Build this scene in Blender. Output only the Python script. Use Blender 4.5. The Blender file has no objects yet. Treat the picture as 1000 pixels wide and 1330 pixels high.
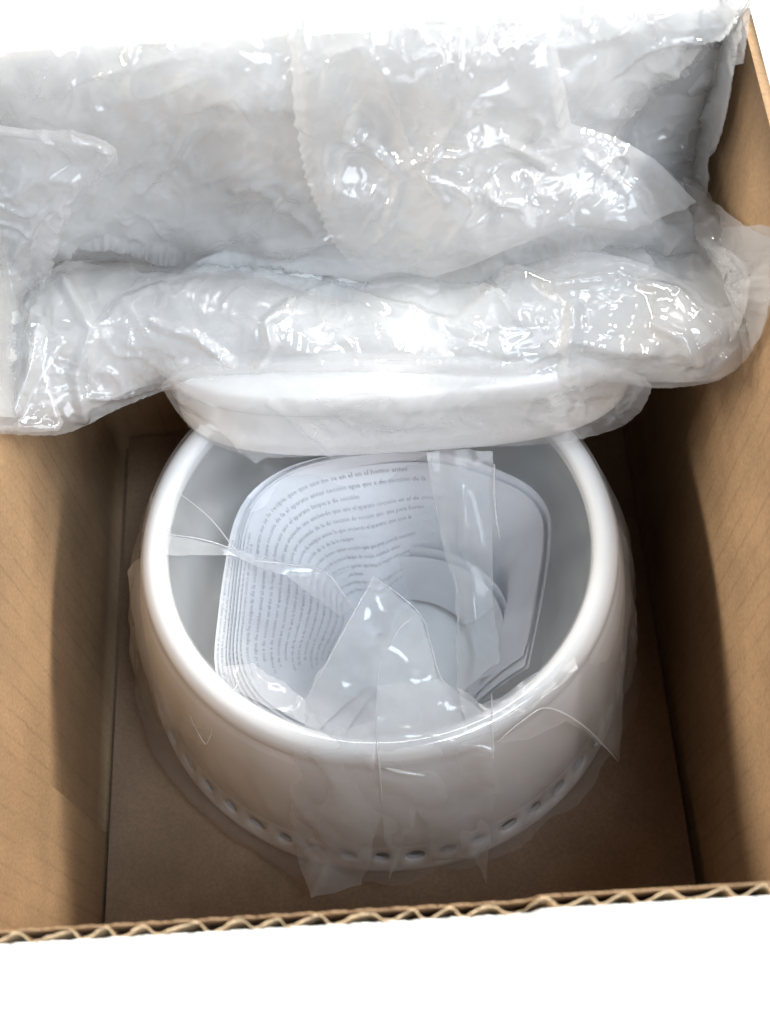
import bpy, bmesh, math, random
import numpy as np
from mathutils import Vector, Matrix
from mathutils.geometry import delaunay_2d_cdt

SC = bpy.context.scene
COL = SC.collection
rng = np.random.default_rng(7)

# ------------------------------------------------------------------ camera
F = 1550.0
CC = np.array([0.0037558, -0.18350645, 0.5051654])
M = np.array([[0.99825304, -0.05904157, -0.00222735],
              [-0.0518647, -0.8937202, 0.44561672],
              [-0.02830054, -0.44472273, -0.89522108]])
cam = bpy.data.cameras.new('camera')
cam.sensor_fit = 'HORIZONTAL'; cam.sensor_width = 36.0; cam.lens = F / 1000 * 36
cam.clip_start = 0.01; cam.clip_end = 50
camo = bpy.data.objects.new('camera', cam); COL.objects.link(camo)
R3 = Matrix(((M[0, 0], -M[0, 1], -M[0, 2], CC[0]),
             (M[1, 0], -M[1, 1], -M[1, 2], CC[1]),
             (M[2, 0], -M[2, 1], -M[2, 2], CC[2]), (0, 0, 0, 1)))
camo.matrix_world = R3
SC.camera = camo
cam.dof.use_dof = True; cam.dof.focus_distance = 0.42; cam.dof.aperture_fstop = 20.0

# ------------------------------------------------------------------ room light
W = bpy.data.worlds.new('World'); SC.world = W; W.use_nodes = True
bg = W.node_tree.nodes['Background']
bg.inputs[0].default_value = (0.80, 0.88, 1.0, 1); bg.inputs[1].default_value = 0.05

def area(name, loc, target, sx, sy, power, col):
    l = bpy.data.lights.new(name, 'AREA'); l.shape = 'RECTANGLE'; l.size = sx; l.size_y = sy
    l.energy = power; l.color = col
    o = bpy.data.objects.new(name, l); COL.objects.link(o); o.location = loc
    d = Vector(target) - Vector(loc)
    o.rotation_euler = d.to_track_quat('-Z', 'Y').to_euler()
    return o
area('back_window_light', (0.15, 1.10, 1.48), (0, 0, 0.1), 1.0, 0.26, 15, (1.0, 0.98, 0.95))
area('right_window_light', (1.50, 0.20, 1.25), (0, 0, 0.15), 1.1, 0.16, 48, (1.0, 0.93, 0.83))
area('left_window_light', (-1.50, 0.15, 1.10), (0, 0, 0.15), 1.1, 0.16, 42, (1.0, 0.93, 0.83))
area('front_fill', (0.85, -1.38, 1.46), (0, 0, 0.15), 1.6, 0.9, 37, (0.84, 0.91, 1.0))  # added fill to brighten film, dish and outer box face from the front
area('overhead_fill', (0.55, -0.52, 2.1), (0, 0, 0.1), 0.7, 0.4, 28, (0.74, 0.87, 1.0))  # added cool fill from above for the jar front, not an actual ceiling lamp

SC.view_settings.view_transform = 'Standard'
SC.view_settings.look = 'None'
SC.view_settings.exposure = 0.0
SC.view_settings.gamma = 1.0
SC.cycles.use_denoising = True
SC.cycles.transparent_max_bounces = 40
SC.cycles.max_bounces = 12
SC.cycles.caustics_reflective = False
SC.cycles.caustics_refractive = False
SC.cycles.sample_clamp_indirect = 6

# ------------------------------------------------------------------ helpers
def unproj(px, py, z):
    ray = M @ np.array([px - 500.0, py - 665.0, F]); t = (z - CC[2]) / ray[2]
    return CC + t * ray

def unproj_v(px, py, z):
    ray = np.stack([px - 500.0, py - 665.0, np.full_like(px, F)], 1) @ M.T
    t = (z - CC[2]) / ray[:, 2]
    # rest against the box walls rather than pass through them
    t = np.minimum(t, np.where(z < .228, (.1135 - CC[1]) / np.maximum(ray[:, 1], 1e-6), 9))
    t = np.minimum(t, np.where(z > .228, 9, 0) + np.where(ray[:, 0] > 0, (.1205 - CC[0]) / np.maximum(ray[:, 0], 1e-6), (-.1215 - CC[0]) / np.minimum(ray[:, 0], -1e-6)))
    return CC + t[:, None] * ray

def mesh_obj(name, verts, faces, mat, parent=None, smooth=True, origin=None):
    me = bpy.data.meshes.new(name)
    V = np.asarray(verts, float)
    o0 = np.zeros(3)
    if parent is not None: o0 = np.array(parent['_o']) if '_o' in parent else np.array(parent.location)
    elif origin is not None: o0 = np.array(origin, float)
    me.from_pydata([tuple(v) for v in (V - o0)], [], [tuple(int(i) for i in f) for f in faces])
    me.validate()
    if smooth:
        me.polygons.foreach_set('use_smooth', [True] * len(me.polygons))
    me.materials.append(mat)
    o = bpy.data.objects.new(name, me); COL.objects.link(o)
    if parent is not None: o.parent = parent
    elif origin is not None: o.location = origin
    return o

def thing(name, label, cat, loc=(0, 0, 0), group=None):
    o = bpy.data.objects.new(name, None); COL.objects.link(o); o.location = loc
    o.empty_display_size = 0.02
    o['label'] = label; o['category'] = cat
    if group: o['group'] = group
    return o

def box_vf(x0, x1, y0, y1, z0, z1):
    v = [(x, y, z) for x in (x0, x1) for y in (y0, y1) for z in (z0, z1)]
    f = [(0, 1, 3, 2), (4, 6, 7, 5), (0, 4, 5, 1), (2, 3, 7, 6), (0, 2, 6, 4), (1, 5, 7, 3)]
    return v, f

def join_vf(parts):
    V, Fc = [], []
    for v, f in parts:
        b = len(V); V += [tuple(p) for p in v]; Fc += [tuple(i + b for i in q) for q in f]
    return V, Fc

def grid_faces(nu, nv, wrap=False):
    fs = []
    for i in range(nu if wrap else nu - 1):
        i2 = (i + 1) % nu
        for j in range(nv - 1):
            fs.append((i * nv + j, i2 * nv + j, i2 * nv + j + 1, i * nv + j + 1))
    return fs

def tin(x, y, cell, seed):
    """faceted random relief: a jittered triangulation with random heights, -1..1"""
    r = np.random.default_rng(seed)
    gx = x / cell; gy = y / cell
    ox, oy = int(np.floor(gx.min())) - 3, int(np.floor(gy.min())) - 3
    nx = int(np.ceil(gx.max())) - ox + 5; ny = int(np.ceil(gy.max())) - oy + 5
    jx = np.arange(nx)[:, None] + r.uniform(-.42, .42, (nx, ny)); jy = np.arange(ny)[None, :] + r.uniform(-.42, .42, (nx, ny))
    hh = r.uniform(-1, 1, (nx, ny)); dg = r.random((nx, ny)) < .5
    gx = gx - ox; gy = gy - oy
    ix = np.floor(gx).astype(int); iy = np.floor(gy).astype(int)
    out = np.zeros_like(gx); done = np.zeros(len(gx), bool)
    for dx in (0, -1, 1):
        for dy in (0, -1, 1):
            a = np.clip(ix + dx, 0, nx - 2); b = np.clip(iy + dy, 0, ny - 2)
            D = dg[a, b]
            for t in range(2):
                c0 = (a, b)
                if t == 0:
                    c1 = (a + 1, b); c2 = (np.where(D, a + 1, a), b + 1)
                    p0 = (a, b)
                else:
                    c1 = (a, b + 1); c2 = (a + 1, b + 1)
                    p0 = (np.where(D, a, a + 1), b)
                X0, Y0, H0 = jx[p0], jy[p0], hh[p0]; X1, Y1, H1 = jx[c1], jy[c1], hh[c1]; X2, Y2, H2 = jx[c2], jy[c2], hh[c2]
                den = (Y1 - Y2) * (X0 - X2) + (X2 - X1) * (Y0 - Y2)
                den = np.where(np.abs(den) < 1e-9, 1e-9, den)
                l0 = ((Y1 - Y2) * (gx - X2) + (X2 - X1) * (gy - Y2)) / den
                l1 = ((Y2 - Y0) * (gx - X2) + (X0 - X2) * (gy - Y2)) / den
                l2 = 1 - l0 - l1
                ok = (~done) & (l0 >= -1e-6) & (l1 >= -1e-6) & (l2 >= -1e-6)
                out = np.where(ok, l0 * H0 + l1 * H1 + l2 * H2, out); done |= ok
    return out

def vor(x, y, cell, seed):
    """angular facets meeting in sharp valleys: difference of the two nearest random points"""
    r = np.random.default_rng(seed); gx, gy = x / cell, y / cell
    ox, oy = int(np.floor(gx.min())) - 3, int(np.floor(gy.min())) - 3
    nx = int(np.ceil(gx.max())) - ox + 5; ny = int(np.ceil(gy.max())) - oy + 5
    px = np.arange(nx)[:, None] + r.uniform(0, 1, (nx, ny)); py = np.arange(ny)[None, :] + r.uniform(0, 1, (nx, ny)); sg = r.uniform(.4, 1, (nx, ny)) * r.choice([-1, 1, 1], (nx, ny))
    gx, gy = gx - ox, gy - oy; ix, iy = np.floor(gx).astype(int), np.floor(gy).astype(int)
    d1 = np.full(len(gx), 9.); d2 = np.full(len(gx), 9.); s1 = np.zeros(len(gx))
    for dx in (-2, -1, 0, 1, 2):
        for dy in (-2, -1, 0, 1, 2):
            a = np.clip(ix + dx, 0, nx - 1); b = np.clip(iy + dy, 0, ny - 1)
            d = np.hypot(gx - px[a, b], gy - py[a, b]); c = d < d1
            d2 = np.where(c, d1, np.minimum(d2, d)); s1 = np.where(c, sg[a, b], s1); d1 = np.where(c, d, d1)
    return (d2 - d1) * s1

def smooth_noise(x, y, cell, seed):
    r = np.random.default_rng(seed); o = np.zeros_like(x)
    for k in range(6):
        a = r.uniform(0, 2 * np.pi); fq = r.uniform(.6, 1.3) / cell * 2 * np.pi
        o += np.sin((x * np.cos(a) + y * np.sin(a)) * fq + r.uniform(0, 6.28))
    return o / 6

class TPS:
    def __init__(s, pts):
        P = np.array(pts, float); s.c = P[:, :2] / 1000; n = len(P)
        K = s.k(np.linalg.norm(s.c[:, None] - s.c[None], axis=2)) + np.eye(n) * 1e-4
        A = np.zeros((n + 3, n + 3)); A[:n, :n] = K; A[:n, n] = 1; A[:n, n + 1:] = s.c; A[n, :n] = 1; A[n + 1:, :n] = s.c.T
        b = np.zeros(n + 3); b[:n] = P[:, 2]
        s.w = np.linalg.solve(A, b); s.n = n
    def k(s, r): return np.where(r > 0, r * r * np.log(np.maximum(r, 1e-9)), 0)
    def __call__(s, x, y):
        q = np.stack([x, y], 1) / 1000
        K = s.k(np.linalg.norm(q[:, None] - s.c[None], axis=2))
        return K @ s.w[:s.n] + s.w[s.n] + q @ s.w[s.n + 1:]

def poly_dist(x, y, P):
    d = np.full(len(x), 1e9)
    for i in range(len(P)):
        a = P[i]; b = P[(i + 1) % len(P)]; ab = b - a; L = max(ab @ ab, 1e-9)
        t = np.clip(((x - a[0]) * ab[0] + (y - a[1]) * ab[1]) / L, 0, 1)
        d = np.minimum(d, np.hypot(x - a[0] - t * ab[0], y - a[1] - t * ab[1]))
    return d

def resample(P, step, jit=0, seed=0):
    r = np.random.default_rng(seed)
    P = np.array(P, float); out = []
    for i in range(len(P)):
        a = P[i]; b = P[(i + 1) % len(P)]; n = max(1, int(round(np.linalg.norm(b - a) / step)))
        for k in range(n):
            q = a + (b - a) * k / n
            if k and jit: q = q + r.uniform(-jit, jit, 2)
            out.append(q)
    return np.array(out)

def smooth_poly(P, it=2):
    P = np.array(P, float)
    for _ in range(it):
        Q = np.roll(P, -1, 0); P = np.stack([P * .75 + Q * .25, P * .25 + Q * .75], 1).reshape(-1, 2)
    return P

def inside(x, y, P):
    c = np.zeros(len(x), bool); j = len(P) - 1
    for i in range(len(P)):
        xi, yi = P[i]; xj, yj = P[j]
        m = ((yi > y) != (yj > y)) & (x < (xj - xi) * (y - yi) / (yj - yi + 1e-12) + xi)
        c ^= m; j = i
    return c

CREASES = [([(745, 402), (742, 440), (738, 484)], .0034, 15), ([(684, 470), (716, 456), (742, 440), (790, 452), (848, 456)], .0030, 15),
           ([(335, 474), (352, 446), (346, 418), (372, 402)], .0026, 11), ([(232, 508), (268, 530), (300, 552), (334, 592)], .0030, 11), ([(350, 522), (398, 556), (434, 588)], .0022, 9),
           ([(246, 160), (228, 196), (182, 244)], .0034, 12), ([(200, 170), (150, 235), (120, 280)], .0026, 10), ([(566, 185), (560, 228), (575, 260)], .0030, 10), ([(650, 180), (706, 212)], .0028, 10), ([(432, 250), (440, 205), (478, 172)], .0026, 10),
           ([(470, 175), (520, 230), (500, 290)], .0022, 9), ([(330, 240), (380, 280), (405, 305)], .0024, 9), ([(305, 245), (360, 238), (390, 262)], .0022, 8),
           ([(10, 335), (48, 292), (84, 268)], .0030, 11), ([(56, 415), (44, 478), (18, 534)], .0034, 12), ([(90, 378), (122, 430), (98, 486), (108, 540)], .0026, 11),
           ([(336, 346), (430, 374), (520, 408), (622, 434)], .0026, 10), ([(640, 350), (720, 372), (800, 360), (880, 384), (930, 440)], .0026, 10),
           ([(850, 420), (890, 440), (905, 470)], .0028, 9), ([(200, 420), (260, 440), (300, 470)], .0024, 9), ([(880, 260), (915, 310), (970, 360)], .0026, 10), ([(760, 200), (820, 250), (850, 300)], .0024, 10)]
def film_sheet(name, outline, ztab, mat, parent=None, step=5, crumple=((60, .004), (24, .0015)), seed=1, roll=.01, rollw=14,
               dz=0.0, jit=0.8, rounds=2, tilt=(1.0, 0.35), mod=True, warp=10, facet=1.0, maskf=None, ridges=((170, .0036), (100, .0026), (60, .0016), (32, .0008))):
    P = smooth_poly(outline, rounds); P = resample(P, step, jit, seed)
    # drop near duplicates
    keep = [0]
    for i in range(1, len(P)):
        if np.linalg.norm(P[i] - P[keep[-1]]) > step * .5: keep.append(i)
    P = P[keep]
    lo = P.min(0); hi = P.max(0)
    r = np.random.default_rng(seed)
    gx, gy = np.meshgrid(np.arange(lo[0], hi[0], step), np.arange(lo[1], hi[1], step * .87))
    gx = gx + (np.arange(gx.shape[0]) % 2)[:, None] * step * .5
    x = gx.ravel() + r.uniform(-.18, .18, gx.size) * step; y = gy.ravel() + r.uniform(-.18, .18, gx.size) * step
    m = inside(x, y, P); x, y = x[m], y[m]
    m = poly_dist(x, y, P) > step * .6; x, y = x[m], y[m]
    n = len(P)
    vs = [Vector(p) for p in P] + [Vector((a, b)) for a, b in zip(x, y)]
    es = [(i, (i + 1) % n) for i in range(n)]
    ov, oe, of, _, _, _ = delaunay_2d_cdt(vs, es, [], 1, 1e-4)
    V2 = np.array([(v.x, v.y) for v in ov]); X, Y = V2[:, 0], V2[:, 1]
    d = poly_dist(X, Y, P)
    z = TPS(ztab)(X, Y) + dz
    z = z - roll * np.exp(-(d / rollw) ** 1.3)
    pos = unproj_v(X, Y, z)
    # crumple, in the sheet's own plane (metres)
    ax, ay = pos[:, 0] * 4000, pos[:, 1] * 4000
    wx = ax + warp * smooth_noise(ax, ay, 120, seed + 50); wy = ay + warp * smooth_noise(ax, ay, 120, seed + 51)
    amp = np.clip(.5 + 1.4 * smooth_noise(ax, ay, 260, seed + 9), .10, 1.35) if mod else 1
    if maskf is not None: amp = amp * maskf(X, Y)
    edge = np.clip(d / 18, .25, 1)
    nor = np.zeros_like(pos); tri = np.array([f_[:3] for f_ in of])
    fn = np.cross(pos[tri[:, 1]] - pos[tri[:, 0]], pos[tri[:, 2]] - pos[tri[:, 0]])
    for c_ in range(3): np.add.at(nor, tri[:, c_], fn)
    for _ in range(2):
        nor /= np.linalg.norm(nor, axis=1)[:, None] + 1e-15
        n2 = nor.copy()
        for c_ in range(3): np.add.at(n2, tri[:, c_], nor[tri[:, (c_ + 1) % 3]])
        nor = n2
    nor /= np.linalg.norm(nor, axis=1)[:, None] + 1e-15
    nor *= np.sign(nor[:, 2:3] + nor[:, 1:2] * -.3 + 1e-9)
    wy = wy + 4000 * pos[:, 2]; ay = ay + 4000 * pos[:, 2]
    for k, (cell, a) in enumerate(crumple):
        an = (.5, 1.9, 1.1, 2.6)[(k + seed) % 4]; st = (1.0, 2.2, 2.6, 2.0)[k % 4]
        qa = (wx * math.cos(an) + wy * math.sin(an)) / st; qb = -wx * math.sin(an) + wy * math.cos(an)
        h = tin(qa, qb, cell, seed * 31 + k)
        h2 = tin(qa + 977, qb + 331, cell, seed * 57 + k)
        pos += nor * (a * h * amp * edge * tilt[0])[:, None]
        pos[:, 0] += .3 * a * h2 * amp * edge
    wx2 = wx + 9 * smooth_noise(wx, wy, 60, seed + 61); wy2 = wy + 9 * smooth_noise(wx, wy, 60, seed + 62)
    for k, (cell, a, an) in enumerate(((84, .0027, .5), (40, .0011, 1.4), (150, .0044, 2.2))):
        qa = (wx2 * math.cos(an) + wy2 * math.sin(an)) * .6; qb = -wx2 * math.sin(an) + wy2 * math.cos(an)
        pos += nor * (a * facet * vor(qa, qb, cell, seed * 71 + k) * edge * (.5 + .5 * amp))[:, None]
    for pl_, a, w_ in CREASES:
        pl_ = np.array(pl_, float); dd = np.full(len(X), 1e9)
        for i_ in range(len(pl_) - 1):
            A_, ab = pl_[i_], pl_[i_ + 1] - pl_[i_]
            t_ = np.clip(((X - A_[0]) * ab[0] + (Y - A_[1]) * ab[1]) / (ab @ ab), 0, 1); dd = np.minimum(dd, np.hypot(X - A_[0] - t_ * ab[0], Y - A_[1] - t_ * ab[1]))
        pos += nor * (a * np.where(Y < 310, .62, .95) * np.clip(1 - dd / w_, 0, 1))[:, None]
    for k, (cell, a) in enumerate(ridges):
        q = smooth_noise(wx, wy, cell, seed * 13 + k); m_ = np.clip(smooth_noise(ax, ay, cell * 2.2, seed * 17 + k) * 2.2, 0, 1)
        pos += nor * (a * m_ * edge * (np.exp(-np.abs(q) / .13) - .3) * (maskf(X, Y) if maskf is not None else 1))[:, None]
    low = pos[:, 2] < .237
    gap = (seed % 9) * .0005
    pos[low, 0] = np.clip(pos[low, 0], -.1226 + gap, .1216 - gap); pos[low, 1] = np.minimum(pos[low, 1], .1158 - gap)
    return mesh_obj(name, pos, of, mat, parent)

def tube(name, pts, rad, mat, parent=None, n=6, taper=True):
    P = np.array(pts, float); V = []; Fc = []
    for i in range(len(P)):
        t = P[min(i + 1, len(P) - 1)] - P[max(i - 1, 0)]; t = t / (np.linalg.norm(t) + 1e-12)
        u = np.cross(t, [0.1, .3, 1]); u /= np.linalg.norm(u); w = np.cross(t, u)
        r = rad * (math.sin(math.pi * (i + .3) / (len(P) - .4)) ** .5 if taper else 1)
        for k in range(n):
            a = 2 * math.pi * k / n; V.append(P[i] + r * (math.cos(a) * u + math.sin(a) * w))
    Fc = [(i * n + k, i * n + (k + 1) % n, (i + 1) * n + (k + 1) % n, (i + 1) * n + k) for i in range(len(P) - 1) for k in range(n)]
    return mesh_obj(name, V, Fc, mat, parent)

def spline(P, n):
    P = np.array(P, float); m = len(P); out = []
    for u in np.linspace(0, m - 1, n):
        i = min(int(u), m - 2); t = u - i
        p0, p1, p2, p3 = P[max(i - 1, 0)], P[i], P[i + 1], P[min(i + 2, m - 1)]
        out.append(.5 * ((2 * p1) + (-p0 + p2) * t + (2 * p0 - 5 * p1 + 4 * p2 - p3) * t * t + (-p0 + 3 * p1 - 3 * p2 + p3) * t ** 3))
    return np.array(out)

# ------------------------------------------------------------------ materials
def newmat(name):
    m = bpy.data.materials.new(name); m.use_nodes = True; nt = m.node_tree; nt.nodes.clear()
    out = nt.nodes.new('ShaderNodeOutputMaterial')
    return m, nt, out
def N(nt, t, **kw):
    n = nt.nodes.new(t)
    for k, v in kw.items(): setattr(n, k, v)
    return n

def film_mat(name, haze, col=(.93, .94, .95), rough=.09, trans=.45, ior=1.5, gloss=1.0, fine=.0):
    m, nt, out = newmat(name); L = nt.links
    tr = N(nt, 'ShaderNodeBsdfTransparent'); tr.inputs[0].default_value = (.985, .987, .99, 1)
    df = N(nt, 'ShaderNodeBsdfDiffuse'); df.inputs[0].default_value = (*col, 1)
    tl = N(nt, 'ShaderNodeBsdfTranslucent'); tl.inputs[0].default_value = (*col, 1)
    mx = N(nt, 'ShaderNodeMixShader'); mx.inputs[0].default_value = trans
    L.new(df.outputs[0], mx.inputs[1]); L.new(tl.outputs[0], mx.inputs[2])
    hz = N(nt, 'ShaderNodeMixShader')
    # uneven haze of the film
    tc = N(nt, 'ShaderNodeTexCoord'); nz = N(nt, 'ShaderNodeTexNoise'); nz.inputs['Scale'].default_value = 28; nz.inputs['Detail'].default_value = 4
    L.new(tc.outputs['Object'], nz.inputs['Vector'])
    mr = N(nt, 'ShaderNodeMapRange'); mr.inputs[1].default_value = .3; mr.inputs[2].default_value = .7
    mr.inputs[3].default_value = haze * .72; mr.inputs[4].default_value = min(1, haze * 1.25)
    L.new(nz.outputs[0], mr.inputs[0]); L.new(mr.outputs[0], hz.inputs[0])
    L.new(tr.outputs[0], hz.inputs[1]); L.new(mx.outputs[0], hz.inputs[2])
    gl = N(nt, 'ShaderNodeBsdfGlossy'); gl.inputs['Roughness'].default_value = rough; gl.inputs[0].default_value = (1, 1, 1, 1)
    fr = N(nt, 'ShaderNodeFresnel')
    ge = N(nt, 'ShaderNodeNewGeometry'); im = N(nt, 'ShaderNodeMapRange'); im.inputs[3].default_value = ior; im.inputs[4].default_value = 1 / ior
    L.new(ge.outputs['Backfacing'], im.inputs[0]); L.new(im.outputs[0], fr.inputs[0])
    mu = N(nt, 'ShaderNodeMath', operation='MULTIPLY'); mu.inputs[1].default_value = gloss; L.new(fr.outputs[0], mu.inputs[0])
    fm = N(nt, 'ShaderNodeMixShader'); L.new(mu.outputs[0], fm.inputs[0]); L.new(hz.outputs[0], fm.inputs[1]); L.new(gl.outputs[0], fm.inputs[2])
    L.new(fm.outputs[0], out.inputs[0])
    if fine:
        n2 = N(nt, 'ShaderNodeTexNoise'); n2.inputs['Scale'].default_value = 160; n2.inputs['Detail'].default_value = 3
        L.new(tc.outputs['Object'], n2.inputs['Vector'])
        bp = N(nt, 'ShaderNodeBump'); bp.inputs['Strength'].default_value = fine; bp.inputs['Distance'].default_value = .001
        L.new(n2.outputs[0], bp.inputs['Height']); L.new(bp.outputs[0], gl.inputs['Normal'])
    return m

def cardboard_mat(name, axis=None, base=(.355, .230, .128), line=1.0):
    """axis: object-space axis across the flutes (0 x, 1 y) whose washboard lines show"""
    m, nt, out = newmat(name); L = nt.links
    pb = N(nt, 'ShaderNodeBsdfPrincipled'); pb.inputs['Roughness'].default_value = .82; pb.inputs['Specular IOR Level'].default_value = .25
    tc = N(nt, 'ShaderNodeTexCoord')
    n1 = N(nt, 'ShaderNodeTexNoise'); n1.inputs['Scale'].default_value = 900; n1.inputs['Detail'].default_value = 3
    n2 = N(nt, 'ShaderNodeTexNoise'); n2.inputs['Scale'].default_value = 38; n2.inputs['Detail'].default_value = 5
    mp = N(nt, 'ShaderNodeMapping'); mp.inputs['Scale'].default_value = (1, 1, .7)
    L.new(tc.outputs['Object'], mp.inputs[0]); L.new(mp.outputs[0], n1.inputs['Vector']); L.new(tc.outputs['Object'], n2.inputs['Vector'])
    r1 = N(nt, 'ShaderNodeMapRange'); r1.inputs[1].default_value = .3; r1.inputs[2].default_value = .7; r1.inputs[3].default_value = .86; r1.inputs[4].default_value = 1.1
    L.new(n1.outputs[0], r1.inputs[0])
    r2 = N(nt, 'ShaderNodeMapRange'); r2.inputs[1].default_value = .3; r2.inputs[2].default_value = .7; r2.inputs[3].default_value = .85; r2.inputs[4].default_value = 1.1
    L.new(n2.outputs[0], r2.inputs[0])
    mu = N(nt, 'ShaderNodeMath', operation='MULTIPLY'); L.new(r1.outputs[0], mu.inputs[0]); L.new(r2.outputs[0], mu.inputs[1])
    val = mu.outputs[0]; hgt = n1.outputs[0]
    bp = N(nt, 'ShaderNodeBump'); bp.inputs['Strength'].default_value = .25; bp.inputs['Distance'].default_value = .0004
    if axis is not None:
        sx = N(nt, 'ShaderNodeSeparateXYZ'); L.new(tc.outputs['Object'], sx.inputs[0])
        # wobble the lines a little
        nw = N(nt, 'ShaderNodeTexNoise'); nw.inputs['Scale'].default_value = 60; L.new(tc.outputs['Object'], nw.inputs['Vector'])
        wm = N(nt, 'ShaderNodeMath', operation='MULTIPLY_ADD'); wm.inputs[1].default_value = .0022; L.new(nw.outputs[0], wm.inputs[0]); L.new(sx.outputs[axis], wm.inputs[2])
        md = N(nt, 'ShaderNodeMath', operation='PINGPONG'); md.inputs[1].default_value = .0042; L.new(wm.outputs[0], md.inputs[0])
        ln = N(nt, 'ShaderNodeMapRange', interpolation_type='SMOOTHSTEP'); ln.inputs[1].default_value = 0; ln.inputs[2].default_value = .0012
        ln.inputs[3].default_value = 1; ln.inputs[4].default_value = 0
        L.new(md.outputs[0], ln.inputs[0])
        # lines are broken: masked by a streaky noise
        ms = N(nt, 'ShaderNodeTexNoise'); ms.inputs['Scale'].default_value = 45; ms.inputs['Detail'].default_value = 3
        L.new(tc.outputs['Object'], ms.inputs['Vector'])
        mk = N(nt, 'ShaderNodeMapRange'); mk.inputs[1].default_value = .30; mk.inputs[2].default_value = .60; L.new(ms.outputs[0], mk.inputs[0])
        l2 = N(nt, 'ShaderNodeMath', operation='MULTIPLY'); L.new(ln.outputs[0], l2.inputs[0]); L.new(mk.outputs[0], l2.inputs[1])
        dk = N(nt, 'ShaderNodeMath', operation='MULTIPLY_ADD'); dk.inputs[1].default_value = -.15 * line; dk.inputs[2].default_value = 1; L.new(l2.outputs[0], dk.inputs[0])
        m3 = N(nt, 'ShaderNodeMath', operation='MULTIPLY'); L.new(val, m3.inputs[0]); L.new(dk.outputs[0], m3.inputs[1]); val = m3.outputs[0]
        hh = N(nt, 'ShaderNodeMath', operation='MULTIPLY_ADD'); hh.inputs[1].default_value = -.5; L.new(l2.outputs[0], hh.inputs[0]); L.new(n1.outputs[0], hh.inputs[2]); hgt = hh.outputs[0]
    vm = N(nt, 'ShaderNodeVectorMath', operation='SCALE'); vm.inputs[0].default_value = base; L.new(val, vm.inputs['Scale'])
    L.new(vm.outputs[0], pb.inputs['Base Color'])
    L.new(hgt, bp.inputs['Height']); L.new(bp.outputs[0], pb.inputs['Normal'])
    L.new(pb.outputs[0], out.inputs[0])
    return m

def plain(name, col, rough=.5, spec=.5, coat=0, noise=.05, nscale=60, bump=0):
    m, nt, out = newmat(name); L = nt.links
    pb = N(nt, 'ShaderNodeBsdfPrincipled'); pb.inputs['Roughness'].default_value = rough; pb.inputs['Specular IOR Level'].default_value = spec
    pb.inputs['Coat Weight'].default_value = coat; pb.inputs['Coat Roughness'].default_value = .06
    tc = N(nt, 'ShaderNodeTexCoord'); nz = N(nt, 'ShaderNodeTexNoise'); nz.inputs['Scale'].default_value = nscale; nz.inputs['Detail'].default_value = 4
    L.new(tc.outputs['Object'], nz.inputs['Vector'])
    mr = N(nt, 'ShaderNodeMapRange'); mr.inputs[1].default_value = .3; mr.inputs[2].default_value = .7; mr.inputs[3].default_value = 1 - noise; mr.inputs[4].default_value = 1 + noise * .4
    L.new(nz.outputs[0], mr.inputs[0])
    vm = N(nt, 'ShaderNodeVectorMath', operation='SCALE'); vm.inputs[0].default_value = col; L.new(mr.outputs[0], vm.inputs['Scale'])
    L.new(vm.outputs[0], pb.inputs['Base Color'])
    if bump:
        bp = N(nt, 'ShaderNodeBump'); bp.inputs['Strength'].default_value = bump; bp.inputs['Distance'].default_value = .001
        L.new(nz.outputs[0], bp.inputs['Height']); L.new(bp.outputs[0], pb.inputs['Normal'])
    L.new(pb.outputs[0], out.inputs[0])
    return m

M_cardY = cardboard_mat('cardboard_wall', 1)
M_cardX = cardboard_mat('cardboard_end', 0)
M_floor_shaded = cardboard_mat('cardboard_floor_shaded', None, base=(.215, .142, .090), line=0)  # same cardboard as the walls, with the floor's shade put into its colour
M_raw = cardboard_mat('cardboard_raw_edge', None, base=(.62, .47, .30))
M_outer = plain('cardboard_outer_white', (.80, .79, .76), .6, .3, noise=.03)
M_table = plain('tabletop_white', (.86, .86, .85), .45, .4, noise=.02, nscale=12)
M_glaze = plain('white_glaze', (.82, .82, .81), .24, .5, coat=.15, noise=.015, nscale=25)
M_paper = plain('leaflet_paper', (.78, .79, .82), .75, .2, noise=.03, nscale=120)
M_ink = plain('grey_ink', (.42, .42, .45), .7, .2, noise=.25, nscale=300)
M_film = film_mat('clear_film', .19, gloss=.8)
M_film2 = film_mat('clear_film_fold', .34, gloss=.45)
M_crease = film_mat('film_crease', .38, rough=.12)
M_milk = film_mat('milky_film', .36, rough=.055, gloss=1.15, col=(.88, .885, .89), trans=.5)
M_thin = film_mat('thin_milky_film', .28, rough=.05, gloss=1.15, col=(.90, .905, .91), trans=.5)
M_milk2 = film_mat('milky_film_inner', .96, rough=.16, col=(.84, .845, .84), trans=.4)

# ------------------------------------------------------------------ setting
v, f = box_vf(-1.2, 1.2, -1.2, 1.2, -.05, -.0125)
t = mesh_obj('tabletop', v, f, M_table, smooth=False); t['kind'] = 'structure'

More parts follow.
